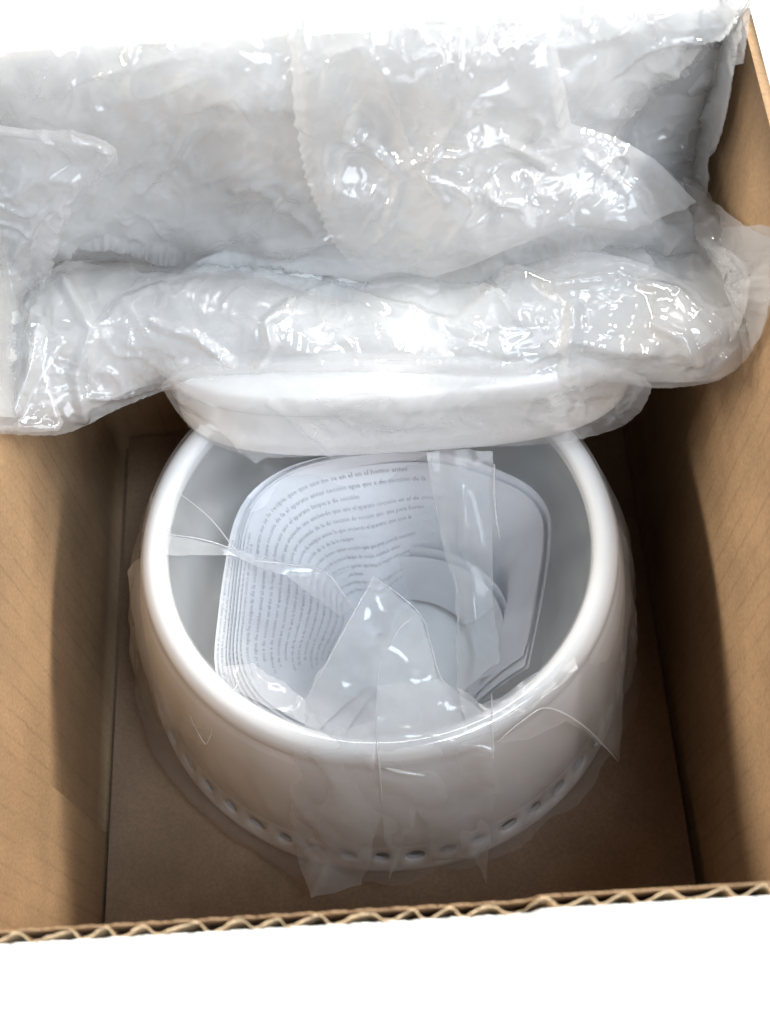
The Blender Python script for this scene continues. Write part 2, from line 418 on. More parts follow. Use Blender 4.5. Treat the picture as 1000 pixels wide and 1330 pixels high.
# ------------------------------------------------------------------ cardboard box
XL, XR, YB, HB = -.1245, .1235, .1175, .236
HF = .23
YF = float(unproj(850, 1154.5, HF)[1])                 # inner face of the front panel
TH = .0032
bx = thing('cardboard_box', 'open brown corrugated cardboard box holding the wrapped white jar', 'box')
def warped_panel(name, o, eu, ev, en, nu, nv, th, mat, seed, amp=.0012):
    """a panel from o along eu, ev, thickness th along en (outwards); slightly bowed"""
    o, eu, ev, en = map(lambda a: np.array(a, float), (o, eu, ev, en))
    uu, vv = np.meshgrid(np.linspace(0, 1, nu), np.linspace(0, 1, nv), indexing='ij')
    w = amp * smooth_noise(uu.ravel() * 1.0, vv.ravel() * .6, 1.2, seed)
    A = o + uu.ravel()[:, None] * eu + vv.ravel()[:, None] * ev + (w)[:, None] * en
    Bv = A + th * en
    n = nu * nv; fs = grid_faces(nu, nv); fs2 = [tuple(i + n for i in q[::-1]) for q in fs]
    rim = [i * nv for i in range(nu)] + [(nu - 1) * nv + j for j in range(1, nv)] + [i * nv + nv - 1 for i in range(nu - 2, -1, -1)] + [j for j in range(nv - 2, 0, -1)]
    side = [(rim[k], rim[(k + 1) % len(rim)], rim[(k + 1) % len(rim)] + n, rim[k] + n) for k in range(len(rim))]
    return mesh_obj(name, np.vstack([A, Bv]), fs + fs2 + side, mat, bx)
warped_panel('side_panel', (XL, YF, -.0120), (0, YB - YF + .0022, 0), (0, 0, HB + .0125), (-1, 0, 0), 24, 12, TH, M_cardY, 3)
warped_panel('side_panel', (XR, YF, -.0120), (0, YB - YF + .0022, 0), (0, 0, HB + .0125), (1, 0, 0), 24, 12, TH, M_cardY, 8)
warped_panel('end_panel', (XL - .0025, YB, -.0121), (XR - XL + .005, 0, 0), (0, 0, HB + .0115), (0, 1, 0), 24, 12, TH, M_cardX, 5)
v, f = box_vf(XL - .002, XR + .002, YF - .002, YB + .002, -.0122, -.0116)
mesh_obj('bottom_flap', v, f, M_floor_shaded, bx, smooth=False)
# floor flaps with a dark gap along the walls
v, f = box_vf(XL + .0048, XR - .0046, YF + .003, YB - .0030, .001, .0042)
mesh_obj('floor_panel', v, f, M_floor_shaded, bx, smooth=False)
# manufacturer's glue flap lapped over the left wall near the front corner
ys = -.0755
nz_ = 40; zz = np.linspace(.0045, HB - .002, nz_); rr = np.random.default_rng(4)
ed = ys + rr.normal(0, .00022, nz_)
V = []; 
for z_, e_ in zip(zz, ed):
    V += [(XL + .0034, e_, z_), (XL + .0030, YF + .001, z_), (XL + .0004, e_ + .0003, z_)]
Fc = []
for i in range(nz_ - 1):
    a, b = i * 3, (i + 1) * 3; Fc += [(a, a + 1, b + 1, b), (a + 2, a, b, b + 2)]
mesh_obj('glue_flap', V, Fc, M_cardY, bx, smooth=False)

# front panel: inner liner, fluted core, outer liner; torn lower left of the step
xs = float(unproj(699, 1158, HF)[0])
def front_top(x, seed=0):
    r = math.sin(x * 900 + seed) * .0006 + math.sin(x * 2300 + seed * 2) * .0003
    if x > xs: return HF + r * .35
    if x > xs - .0025: return HF - .0060 * min(1, (xs - x) / .0025) + r
    return HF - .0060 + r * 1.2
def liner(name, y0, y1, mat, seed, dzz=0):
    X = np.linspace(XL - .002, XR + .002, 420); V = []; Fc = []
    rr = np.random.default_rng(seed)
    for x in X:
        zt = front_top(x, seed) + dzz + rr.normal(0, .00018)
        V += [(x, y0, -.0118), (x, y0, zt), (x, y1, zt), (x, y1, -.0118)]
    for i in range(len(X) - 1):
        a, b = i * 4, i * 4 + 4
        for k in range(3): Fc.append((a + k, a + k + 1, b + k + 1, b + k))
    return mesh_obj(name, V, Fc, mat, fp, smooth=False)
fp = bpy.data.objects.new('front_panel', None); COL.objects.link(fp); fp.parent = bx; fp['_o'] = (0, 0, 0)
liner('inner_liner', YF, YF - .00035, M_cardX, 1)
liner('outer_liner', YF - .0029, YF - .0034, M_outer, 2, -.0004)
X = np.linspace(XL + .001, XR - .001, 700); V = []; Fc = []
rr = np.random.default_rng(9); ph = 0; prev = X[0]
for x in X:
    ph += (x - prev) / .0098 * 2 * math.pi * (1 + .22 * math.sin(x * 170) + .15 * math.sin(x * 437 + 1)); prev = x
    s = math.sin(ph + .5 * math.sin(ph)); s = math.copysign(abs(s) ** .75, s)
    y = YF - .00165 - s * .00118 * (.88 + .14 * math.sin(x * 260)); zt = front_top(x, 3) - .0006 + rr.normal(0, .00016)
    V += [(x, y - .00016, .001), (x, y - .00016, zt), (x, y + .00016, zt), (x, y + .00016, .001)]
for i in range(len(X) - 1):
    a, b = i * 4, i * 4 + 4
    for k in range(3): Fc.append((a + k, a + k + 1, b + k + 1, b + k))
mesh_obj('fluted_core', V, Fc, M_raw, fp, smooth=False)
fib = []
for k in range(26):
    x = rr.uniform(xs, XR - .004); y = YF - rr.choice([.0002, .0031]) ; z = front_top(x) 
    a = np.array([x, y, z - .0005]); d = np.array([rr.normal(0, .0006), rr.normal(.0002, .0005), rr.uniform(.0004, .0011)])
    w = .00007; fib.append(([a + (-w, 0, 0), a + (w, 0, 0), a + d + (w * .3, 0, 0), a + d - (w * .3, 0, 0)], [(0, 1, 2, 3)]))
v, f = join_vf(fib); o = mesh_obj('paper_fibre', v, f, M_raw, fp, smooth=False); o['kind'] = 'stuff'

# ------------------------------------------------------------------ jar
Q = .96; HJ = .115
jar = thing('ceramic_jar', 'white glazed round ceramic jar standing open on the box floor', 'jar', (0, 0, .0044))
def prof_out(z):
    zs = [0, .004, .012, .027, .034, .05, .07, .09, .102, .109]
    rs = [.0985, .1003, .1005, .1003, .1015, .1022, .0995, .0935, .0880, .0850]
    return np.interp(z, zs, rs) if False else float(np.interp(z, zs, rs))
_zs = np.array([0, .004, .012, .027, .034, .05, .07, .09, .102, .109]); _rs = np.array([.1015, .1030, .1026, .0985, .0980, .0967, .0944, .0910, .0880, .0858])
# smooth the profile with a small spline
_pp = spline(np.stack([_rs, _zs], 1), 200)
def rad(z): return np.interp(z, _pp[:, 1], _pp[:, 0])
def lathe(prof, n=192):
    V = []
    for k in range(n):
        a = 2 * math.pi * k / n
        for r, z in prof: V.append((r * math.cos(a), r * Q * math.sin(a), z + .0044))
    return V, grid_faces(n, len(prof), True)
Z0, Z1 = .0085, .0300
rimp = [(.0864, .1055), (.0860, .1090), (.0850, .1118), (.0833, .1139), (.0812, .1149), (.0793, .1149), (.0776, .1141), (.0767, .1124), (.0764, .1100)]
inner = [(.0765, .108), (.0795, .100), (.0845, .085), (.0885, .065), (.0875, .050), (.082, .036), (.078, .022), (.070, .013), (.060, .0112), (.0, .011)]
upper = [(rad(z), z) for z in np.linspace(Z1, .1035, 34)] + list(map(tuple, spline(rimp, 26))) + list(map(tuple, spline(inner, 40)))
v, f = lathe(upper); mesh_obj('jar_body', v, f, M_glaze, jar)
foot = [(.088, .0002), (.0995, 0.0), (.1012, .0008)] + [(rad(z), z) for z in np.linspace(.002, Z0, 8)]
v, f = lathe(foot); mesh_obj('jar_foot', v, f, M_glaze, jar)
v, f = lathe([(.0882, .047), (.0845, .036), (.0810, .022), (.0745, .0092), (.0, .0092)]); mesh_obj('jar_underside', v, f, plain('shade_dark_clay', (.16, .145, .13), .9, .1), jar)  # clay colour darkened to paint shade into the hollow behind the holes
# pierced band: cells with a scalloped hole, turned in to a hollow
NH = 48; V = []; Fc = []
def P3(a, z, dr=0): r = rad(z) + dr; return (r * math.cos(a), r * Q * math.sin(a), z + .0044)
da = 2 * math.pi / NH
ns = 24
for k in range(NH):
    c = da * (k + .5); zc = (Z0 + Z1) / 2 + .0005
    ring0 = []
    for i in range(ns):
        th_ = 2 * math.pi * i / ns; cx, cz = math.cos(th_), math.sin(th_)
        m_ = max(abs(cx), abs(cz)); ring0.append((c + cx / m_ * da / 2, (Z0 + Z1) / 2 + cz / m_ * (Z1 - Z0) / 2))
    def hole(sc):
        o = []
        for i in range(ns):
            th_ = 2 * math.pi * i / ns
            ex = math.cos(th_) * da * (.25 + .04 * math.sin(k * 2.3)) * sc; ez = math.sin(th_) * (.0048 if math.sin(th_) > 0 else .0030) * sc
            o.append((c + ex, zc + ez))
        return o
    b = len(V)
    for rings in ([(ring0, 0), (hole(1.22), .0003), (hole(1.0), -.0006)], [(hole(1.0), -.0006), (hole(1.12), -.0012), (hole(1.5), -.0030)]):
        b = len(V)
        for q, dr in rings: V += [P3(a, z, dr) for a, z in q]
        for r_ in range(2):
            for i in range(ns):
                j = (i + 1) % ns; Fc.append((b + r_ * ns + i, b + r_ * ns + j, b + (r_ + 1) * ns + j, b + (r_ + 1) * ns + i))
mesh_obj('pierced_band', V, Fc, M_glaze, jar)

def onjar(px, py, off=.002, zdef=.03):
    """point where the view of a pixel meets the jar's outside, pushed out by off"""
    ray = M @ np.array([px - 500.0, py - 665.0, F]); ray /= np.linalg.norm(ray)
    t = .2
    while t < .75:
        p = CC + t * ray
        z = p[2] - .0044
        if z < .114:
            if z < 0: break
            r = (rad(z) if z < .109 else .0845) + off
            if p[0] ** 2 + (p[1] / Q) ** 2 < r * r: return p
        t += .0005
    return unproj(px, py, zdef)

# ------------------------------------------------------------------ leaflet rolled inside the jar
top_px = [(470, 1000), (400, 985), (340, 955), (300, 920), (280, 868), (284, 800), (294, 725), (306, 672), (330, 634), (376, 604), (440, 588), (520, 582), (590, 590), (650, 612), (690, 634), (712, 664), (715, 700), (709, 750), (698, 810), (686, 868)]
ZT = .101
top = spline([unproj(x, y, ZT)[:2] for x, y in top_px], 120)
cen = unproj(505, 800, .05)[:2]
seg = np.linalg.norm(np.diff(top, axis=0), axis=1); arc = np.concatenate([[0], np.cumsum(seg)]); LEN = arc[-1]
def page_pt(s, t, k, lift=0.0):
    """s along the roll 0..1, t down the page (metres), k page index (0 outermost)"""
    p = np.array([np.interp(s * LEN, arc, top[:, 0]), np.interp(s * LEN, arc, top[:, 1])])
    d = cen - p; L = np.linalg.norm(d); d /= L
    ins = k * (.0004 + .0012 * max(0, 1 - max(0, s - .16) * 1.5) ** 1.4) + lift
    lean = .62 - .36 * min(1, max(0, (s - .56) / .16))
    run = t * math.sin(lean) * (1 - .16 * t / .08); drop = t * math.cos(lean)
    q = p + d * min(ins + run, L * .93)
    zk = max(ZT - k * (.0003 + .0004 * max(0, 1 - s)) - drop + .0012 * math.sin(s * 9 + k), .0180 + .0002 * k)
    return np.array([q[0], q[1], zk + lift * .6])
leaf = thing('rolled_leaflet', 'white printed instruction booklet curled inside the jar mouth', 'booklet', tuple(np.append(cen, .02)))
NP = 8
for k in range(NP):
    s0 = 0.0 if k < 6 else .03 * (k - 5); S = np.linspace(s0, 1 - .012 * ((k * 3) % 4), 80); T = np.linspace(0, .100, 18)
    V = [page_pt(s, t_, k) for s in S for t_ in T]
    mesh_obj('page', V, grid_faces(len(S), len(T)), M_paper, leaf)
for k, (cpx, zc) in enumerate([([(362, 930), (368, 850), (392, 780), (445, 728), (520, 706), (590, 716), (645, 756), (668, 820), (664, 890)], .060),
                               ([(366, 925), (374, 850), (400, 786), (452, 738), (522, 718), (588, 728), (636, 764), (656, 820), (652, 880)], .058)]):
    cv = spline([unproj(x, y, zc)[:2] for x, y in cpx], 70); c0 = cv.mean(0); V = []
    for i, q in enumerate(cv):
        for t_ in np.linspace(0, 1, 10):
            w_ = q + (c0 - q) * .26 * t_ ** .8; V.append((w_[0], w_[1], zc + .004 * math.sin(i * .085 + 1 + k * .4) - t_ * (zc - .026)))
    mesh_obj('page', V, grid_faces(70, 10), M_paper, leaf)
WORDS = ['a de cocción', 'le recipie', 'con la', 'de cocción', 'no se', 'enciende', 'la', 'para', 'el aparato', 'cocción', 'que', 'uso', 'en el', 'de la', 'horno', 'limpie', 'antes', 'agua']
wr = random.Random(3)
def text_row(width, size):
    s = ''
    while len(s) * size * .5 < width: s += wr.choice(WORDS) + ' '
    return s
dg_rows = []
def text_mesh(body, size):
    cu = bpy.data.curves.new('t', 'FONT'); cu.body = body; cu.size = size; cu.resolution_u = 1
    ob = bpy.data.objects.new('t', cu); COL.objects.link(ob)
    bpy.context.view_layer.update()
    dg = bpy.context.evaluated_depsgraph_get(); me = ob.evaluated_get(dg).to_mesh()
    V = np.array([v.co[:] for v in me.vertices]); Fc = [tuple(p.vertices) for p in me.polygons]
    ob.evaluated_get(dg).to_mesh_clear(); bpy.data.objects.remove(ob); bpy.data.curves.remove(cu)
    return V, Fc
def lay_text(k, t0, s0, s1, size):
    V, Fc = text_mesh(text_row((s1 - s0) * LEN, size), size)
    if not len(V): return [], []
    out = []; ok = []
    for x, y, _ in V:
        s = s0 + x / LEN; ok.append(s <= s1)
        out.append(page_pt(min(s, 1), t0 - y, k, .00022))
    ok = np.array(ok); Fc = [q for q in Fc if all(ok[i] for i in q)]
    return out, Fc
for k in range(NP):
    rows = []
    if k < NP - 1:
        rows.append(lay_text(k, .0021, .14, .42, .0022))
    else:
        for r_ in range(13):
            rows.append(lay_text(k, .0040 + r_ * .0050, 0.175 + .01 * (r_ % 3), .74 if r_ % 4 != 2 else .58, .0033))
    v, f = join_vf(rows); o = mesh_obj('print', v, f, M_ink, leaf, smooth=False)

# ------------------------------------------------------------------ lid inside its film
lid = thing('ceramic_dish', 'oval white ceramic dish wrapped in film above the jar mouth', 'dish', (0.0125, .0680, .1215))
def sup(a, n=3.4):
    c, s = math.cos(a), math.sin(a)
    return math.copysign(abs(c) ** (2 / n), c), math.copysign(abs(s) ** (2 / n), s)
lp = [(0, .003), (.9, .002), (.94, 0), (.97, .0), (.985, .002), (.98, .0065), (.955, .012), (.945, .020), (.948, .026), (.985, .0285), (1.0, .031), (1.0, .0345), (.98, .038), (.93, .0395), (.8, .0405), (.3, .043), (0, .0432)]
lp = spline(lp, 70); V = []; NL = 200
A, B = .0870, .0375
for k in range(NL):
    cx, cy = sup(2 * math.pi * k / NL, 3.0)
    for r, z in lp: V.append((A * r * cx + .0125, B * r * cy + .0680, z + .1215))
mesh_obj('dish_body', V, grid_faces(NL, len(lp), True), M_glaze, lid)

# ------------------------------------------------------------------ film wrapped round the lid
lw = thing('dish_wrapping', 'crumpled milky plastic bag wrapped around the white dish in front', 'plastic bag', (0, .05, .15))
out_front = [(-60, 325), (20, 335), (60, 350), (95, 330), (160, 325), (240, 318), (340, 318), (420, 335), (520, 338), (640, 308), (740, 284), (830, 292), (930, 296), (1010, 290), (1020, 330),
             (1003, 395), (982, 452), (948, 490), (900, 502), (848, 506), (790, 494), (700, 488), (600, 486), (500, 484), (400, 482), (320, 486), (262, 494), (214, 506), (180, 520), (125, 545), (85, 565), (40, 566), (0, 563), (-70, 555)]
zt_front = [(-60, 340, .165), (0, 450, .168), (0, 562, .156), (80, 562, .152), (130, 545, .150), (205, 506, .155), (100, 420, .174), (110, 375, .172), (240, 360, .173), (340, 355, .171), (240, 322, .150), (340, 320, .148), (250, 410, .178), (400, 385, .176), (420, 338, .150), (520, 368, .171), (520, 336, .150), (430, 430, .177),
            (640, 350, .173), (640, 308, .152), (740, 312, .179), (740, 280, .160), (830, 315, .183), (830, 285, .168), (560, 400, .174), (700, 385, .179), (820, 370, .184), (930, 310, .178), (1000, 310, .190), (1000, 390, .188), (940, 480, .180), (880, 440, .187),
            (350, 460, .172), (500, 465, .171), (650, 465, .172), (780, 465, .172), (250, 470, .169), (840, 500, .164), (300, 488, .164), (500, 486, .163), (700, 490, .163)]
zt_face = [(210, 495, .161), (300, 480, .166), (500, 476, .167), (700, 480, .167), (840, 492, .166), (300, 505, .159), (500, 505, .160), (700, 503, .161), (260, 560, .135), (345, 590, .1225), (500, 586, .1235), (650, 580, .1245), (760, 570, .1265), (820, 537, .141), (215, 506, .154), (420, 545, .141), (600, 540, .142), (740, 530, .143)]
lowmask = lambda X, Y: np.where((Y > 455) & (X > 300) & (X < 820), .35, 1.0)
film_sheet('outer_film', out_front, zt_front, M_milk, lw, step=3.0, crumple=((130, .0042), (64, .0014)), seed=11, roll=.003, rollw=10, rounds=1, maskf=lowmask)
face = [(207, 500), (240, 478), (330, 470), (500, 466), (700, 470), (800, 476), (850, 495), (835, 530), (805, 556), (760, 571), (690, 577), (600, 581), (520, 588), (430, 592), (345, 594), (300, 586), (262, 567), (235, 540), (218, 512)]
film_sheet('face_film', face, zt_face, M_thin, lw, step=3.0, crumple=((120, .0030), (50, .0016), (22, .0007)), seed=17, roll=.002, rollw=7, rounds=1, dz=.0110, facet=.6, ridges=((150, .0016), (60, .001)))
inner_front = [(-60, 345), (95, 345), (240, 330), (420, 345), (640, 322), (830, 305), (985, 320), (970, 440), (900, 480), (840, 484), (780, 474), (600, 470), (400, 470), (260, 474), (200, 488), (90, 545), (-60, 540)]
film_sheet('inner_film', inner_front, zt_front, M_milk2, lw, step=6, crumple=((90, .004), (40, .0018)), seed=23, roll=.006, rollw=12, dz=-.007, rounds=2, maskf=lowmask)
lay1 = [(640, 356), (700, 334), (760, 326), (830, 338), (888, 366), (925, 402), (962, 396), (990, 372), (1003, 395), (982, 452), (945, 488), (900, 498), (800, 496), (742, 478), (690, 432), (655, 400)]
film_sheet('folded_layer', lay1, zt_front, M_thin, lw, step=3.0, crumple=((100, .0045), (50, .0016)), seed=83, roll=.001, rollw=6, dz=.005, rounds=1)
lay2 = [(128, 402), (175, 372), (250, 356), (330, 352), (395, 376), (480, 400), (560, 432), (600, 470), (520, 474), (400, 470), (300, 474), (240, 490), (190, 500), (118, 528), (112, 470)]
film_sheet('folded_layer', lay2, zt_front, M_thin, lw, step=3.0, crumple=((110, .0045), (54, .0015)), seed=89, roll=.001, rollw=6, dz=.0045, rounds=1)
lay3 = [(-60, 440), (0, 442), (58, 424), (96, 432), (62, 478), (72, 520), (88, 560), (40, 563), (-60, 555)]
film_sheet('folded_layer', lay3, zt_front, M_thin, lw, step=3.0, crumple=((90, .0045), (46, .0016)), seed=97, roll=.001, rollw=6, dz=.005, rounds=1)

# ------------------------------------------------------------------ bundle behind
rb = thing('wrapped_bundle', 'large crumpled milky plastic wrapped bundle filling the back of the box', 'bundle', (0, .09, .17))
out_back = [(-120, -260), (500, -300), (980, -200), (1000, -40), (930, 60), (800, 178), (850, 205), (902, 252), (928, 305), (968, 345), (900, 352), (790, 332), (690, 344), (600, 378), (540, 384), (470, 380), (415, 374), (330, 358), (250, 352), (190, 345), (130, 330), (60, 370), (-120, 380)]
zt_back = [(-120, -260, .255), (500, -300, .262), (980, -200, .258), (0, 60, .250), (500, 50, .254), (950, 0, .253), (250, 30, .254), (750, 30, .254), (0, 120, .238), (250, 115, .240), (500, 110, .242), (750, 110, .238), (0, 200, .212), (250, 180, .218), (500, 180, .220), (750, 190, .214), (880, 260, .192), (0, 330, .182), (200, 340, .170), (330, 340, .171), (470, 352, .172), (560, 358, .174), (700, 350, .176), (800, 345, .178), (940, 340, .180),
           (400, 270, .200), (600, 290, .200), (150, 280, .192), (820, 290, .196)]
film_sheet('outer_film', out_back, zt_back, M_milk, rb, step=3.4, crumple=((150, .006), (70, .0020)), seed=37, roll=.012, rollw=16, rounds=1)
inner_back = [(-120, -250), (500, -290), (960, -190), (960, 0), (780, 190), (840, 240), (880, 330), (700, 345), (480, 345), (300, 335), (60, 340), (-120, 360)]
film_sheet('inner_film', inner_back, zt_back, M_milk2, rb, step=7, crumple=((110, .006), (44, .0024)), seed=41, roll=.01, rollw=16, dz=-.008)

# torn sheet with a serrated edge lying over the bundle
ts = thing('torn_film_sheet', 'clear plastic sheet with a serrated torn edge lying over the bundle', 'plastic sheet', (.03, .1, .2))
edge_l = spline([(372, -120), (380, 60), (386, 170), (394, 225), (412, 272), (432, 312), (455, 340), (478, 352)], 60)
ser = []
for i, (a, b) in enumerate(edge_l):
    ser.append((a + (2.6 if i % 2 else -1.2) + rng.normal(0, .5), b + rng.normal(0, .5)))
ol = ser + [(520, 352), (560, 360), (610, 345), (660, 322), (740, 290), (820, 300), (905, 262), (850, 205), (800, 178), (740, 160), (720, 60), (740, -120)]
film_sheet('torn_film', ol, zt_back, M_milk, ts, step=3.1, crumple=((130, .005), (60, .0018)), seed=53, roll=.0015, rollw=6, dz=.0065, rounds=0, jit=.2)

# film lobe at the far left, hanging over the wall side
ll = thing('film_flap', 'crumpled clear plastic flap hanging at the left side of the box', 'plastic sheet', (-.1, .06, .18))
lobe = [(-90, 150), (30, 165), (110, 170), (165, 200), (120, 240), (88, 275), (74, 320), (66, 365), (30, 378), (0, 440), (-10, 520), (-90, 520)]
film_sheet('flap_film', lobe, zt_back, M_milk, ll, step=3.1, crumple=((90, .006), (44, .0020)), seed=61, roll=.006, rollw=9, dz=.011, rounds=1)
# bag corner at the right of the back
rc = thing('bag_corner', 'translucent plastic bag corner against the right wall at the back', 'plastic bag', (.1, .1, .18))
corner = [(700, 20), (830, -60), (985, -60), (962, 120), (944, 192), (928, 206), (932, 246), (920, 262), (880, 262), (800, 205), (720, 180)]
film_sheet('corner_film', corner, zt_back, M_milk, rc, step=3.1, crumple=((60, .005), (26, .0022), (12, .0007)), seed=71, roll=.008, rollw=10, dz=-.018, rounds=1)
film_sheet('inner_film', [(690, 20), (830, -40), (975, -40), (950, 120), (934, 186), (920, 200), (924, 244), (880, 258), (800, 205), (710, 180)], zt_back, M_milk2, rc, step=5, crumple=((60, .004), (26, .002)), seed=75, roll=.006, rollw=10, dz=-.024, rounds=1)
tail = [(880, 225), (912, 240), (945, 272), (985, 300), (1030, 318), (1050, 360), (1005, 395), (960, 380), (925, 340), (900, 290)]
film_sheet('tail_film', tail, [(880, 225, .185), (1030, 320, .202), (1000, 395, .195), (925, 340, .186), (960, 280, .196)], film_mat('clear_tail', .28), rc, step=3.1, crumple=((40, .003), (16, .001)), seed=77, roll=.003, rollw=8, rounds=1)

# ------------------------------------------------------------------ clear bag on the jar
jb = thing('jar_bag', 'thin clear plastic bag draped over the rim and into the jar', 'plastic bag', (0, 0, .06))
# skirt: from just inside the rim over it and down the outside, with pleats
NT, NS = 420, 60; V = []
r5 = np.random.default_rng(5)
pl = [(n_, r5.uniform(0, 6.28), r5.uniform(.3, 1)) for n_ in (3, 5, 8, 13, 21, 34)]
th_all = np.arange(NT) / NT * 2 * math.pi
wav = sum(a * np.sin(n_ * th_all + p) / n_ ** .55 for n_, p, a in pl); wav /= np.abs(wav).max()
ridge = np.abs(tin(th_all * 40, th_all * 0 + 3, 9, 4))
_A, _B = np.meshgrid(th_all * 340, np.linspace(0, 260, NS), indexing='ij')
skv = vor(_A.ravel() + .35 * _B.ravel(), _B.ravel() * .45, 58, 6) + .5 * vor(_A.ravel() - .5 * _B.ravel(), _B.ravel() * .6, 30, 8)
for i, a in enumerate(th_all):
    zlow = .012 + .008 * wav[i] + .004 * math.cos(a + .4)
    for j in range(NS):
        u = j / (NS - 1)
        if u < .25:
            w = u / .25; ang = math.pi * (1 - w); r = .0806 + .0052 * math.cos(ang) ; z = .1098 + .0062 * math.sin(ang) * (1 if w < 1 else 1)
            r += .0004; z += .0008
        else:
            w = (u - .25) / .75; z = .1098 + (zlow - .1098) * w
            r = float(rad(z)) + .0012 + (.0035 * (wav[i] * .5 + .5) + .004 * ridge[i]) * w ** .6 + .0028 * w + .0022 * skv[i * NS + j] * min(1, w * 2)
        V.append((r * math.cos(a), r * Q * math.sin(a), z + .0044))
mesh_obj('bag_skirt', V, grid_faces(NT, NS, True), M_film, jb)

def facet_film(name, pts, tris, mat, cuts=3, noise=.0006, seed=1, sm=2):
    """folded film from a few corner points (world) and facets, finely divided"""
    bm = bmesh.new(); vs = [bm.verts.new(p) for p in pts]
    for t_ in tris: bm.faces.new([vs[i] for i in t_])
    bmesh.ops.subdivide_edges(bm, edges=bm.edges[:], cuts=cuts, use_grid_fill=True)
    bmesh.ops.triangulate(bm, faces=bm.faces[:])
    for _ in range(sm): bmesh.ops.smooth_vert(bm, verts=[v_ for v_ in bm.verts if not v_.is_boundary], factor=.35, use_axis_x=True, use_axis_y=True, use_axis_z=True)
    bm.verts.ensure_lookup_table(); V = np.array([v_.co[:] for v_ in bm.verts]); bm.verts.index_update()
    Fc = [tuple(v_.index for v_ in f_.verts) for f_ in bm.faces]; bm.free()
    ax, ay = V[:, 0] * 4000 + V[:, 2] * 1500, V[:, 1] * 4000 - V[:, 2] * 2500
    for c_ in range(3): V[:, c_] += noise * tin(ax, ay, 22, seed + c_) + noise * .6 * smooth_noise(ax, ay, 60, seed + 5 + c_) + (.0016, .0016, .0010)[c_] * vor(ax * .7 + 8 * smooth_noise(ax, ay, 50, seed), ay, 46, seed + 40 + c_)
    return mesh_obj(name, V, Fc, mat, jb)
U = lambda x, y, z: unproj(x, y, z)
J = lambda x, y, o=.003: onjar(x, y, o)
# standing spike at the front of the mouth
pts = [U(487, 749, .132), U(440, 832, .126), U(398, 908, .119), U(383, 915, .117), U(545, 798, .126), U(506, 838, .127), U(490, 888, .122), U(572, 884, .121), U(600, 935, .119), U(490, 962, .1205), U(440, 962, .1200), U(560, 965, .1205)]
tri = [(0, 1, 5), (0, 5, 4), (1, 2, 6), (1, 6, 5), (2, 3, 10), (2, 10, 9), (2, 9, 6), (5, 6, 7), (5, 7, 4), (6, 9, 11), (6, 11, 7), (7, 11, 8)]
facet_film('bag_fold', pts, tri, M_film2, 8, .0007, 3)
# front strips hanging outside
pts = [U(490, 890, .122), U(572, 884, .121), U(640, 940, .120), U(490, 962, .1212), U(560, 958, .1212), U(640, 985, .118), J(494, 1010), J(560, 1020, .004), J(641, 1030), J(500, 1075, .005), J(545, 1050, .004), J(600, 1080, .006), J(638, 1090, .007), J(505, 1141, .010), J(632, 1146, .011), J(618, 1118, .008), J(566, 1118, .006)]
tri = [(0, 1, 4, 3), (1, 2, 5, 4), (3, 4, 7, 6), (4, 5, 8, 7), (6, 7, 10), (6, 10, 9), (9, 10, 13), (7, 8, 11), (7, 11, 10), (8, 12, 11), (11, 12, 15), (12, 14, 15), (10, 11, 16), (11, 15, 16)]
facet_film('bag_fold', pts, tri, M_film2, 8, .0006, 8)
pts = [U(405, 925, .119), U(445, 950, .120), U(490, 935, .1208), U(382, 975, .116), U(430, 985, .118), U(490, 985, .1195), J(377, 1060), J(415, 1065, .004), J(440, 1050, .004), J(494, 1060, .004), J(385, 1115, .006), J(424, 1118, .008), J(438, 1085, .005), J(405, 1168, .010), J(470, 1150, .010)]
tri = [(0, 1, 4, 3), (1, 2, 5, 4), (3, 4, 7, 6), (4, 5, 8), (4, 8, 7), (5, 9, 8), (6, 7, 11, 10), (7, 8, 12), (7, 12, 11), (10, 11, 13), (8, 9, 14, 12), (11, 12, 14), (11, 14, 13)]
facet_film('bag_fold', pts, tri, M_film2, 8, .0006, 12)
# left lobe
pts = [U(196, 640, .114), U(188, 715, .114), U(225, 700, .119), U(166, 745, .095), U(178, 840, .080), U(200, 740, .117), U(205, 935, .060), U(230, 820, .112), U(258, 970, .085), U(285, 905, .112)]
tri = [(0, 2, 1), (1, 2, 5), (1, 5, 3), (3, 5, 4), (5, 7, 4), (4, 7, 6), (6, 7, 8), (7, 9, 8)]
facet_film('bag_fold', pts, tri, M_film2, 8, .0006, 17)
# right lobe with its pointed corner
pts = [U(786, 640, .117), U(812, 705, .106), U(768, 740, .117), U(819, 770, .088), U(760, 830, .116), U(812, 860, .075), U(700, 905, .118), U(805, 990, .052), U(735, 935, .112), U(620, 965, .118), U(690, 960, .112)]
tri = [(0, 1, 2), (1, 3, 2), (2, 3, 4), (3, 5, 4), (4, 5, 8), (4, 8, 6), (5, 7, 8), (6, 8, 10), (6, 10, 9)]
facet_film('bag_fold', pts, tri, M_film, 8, .0006, 21)
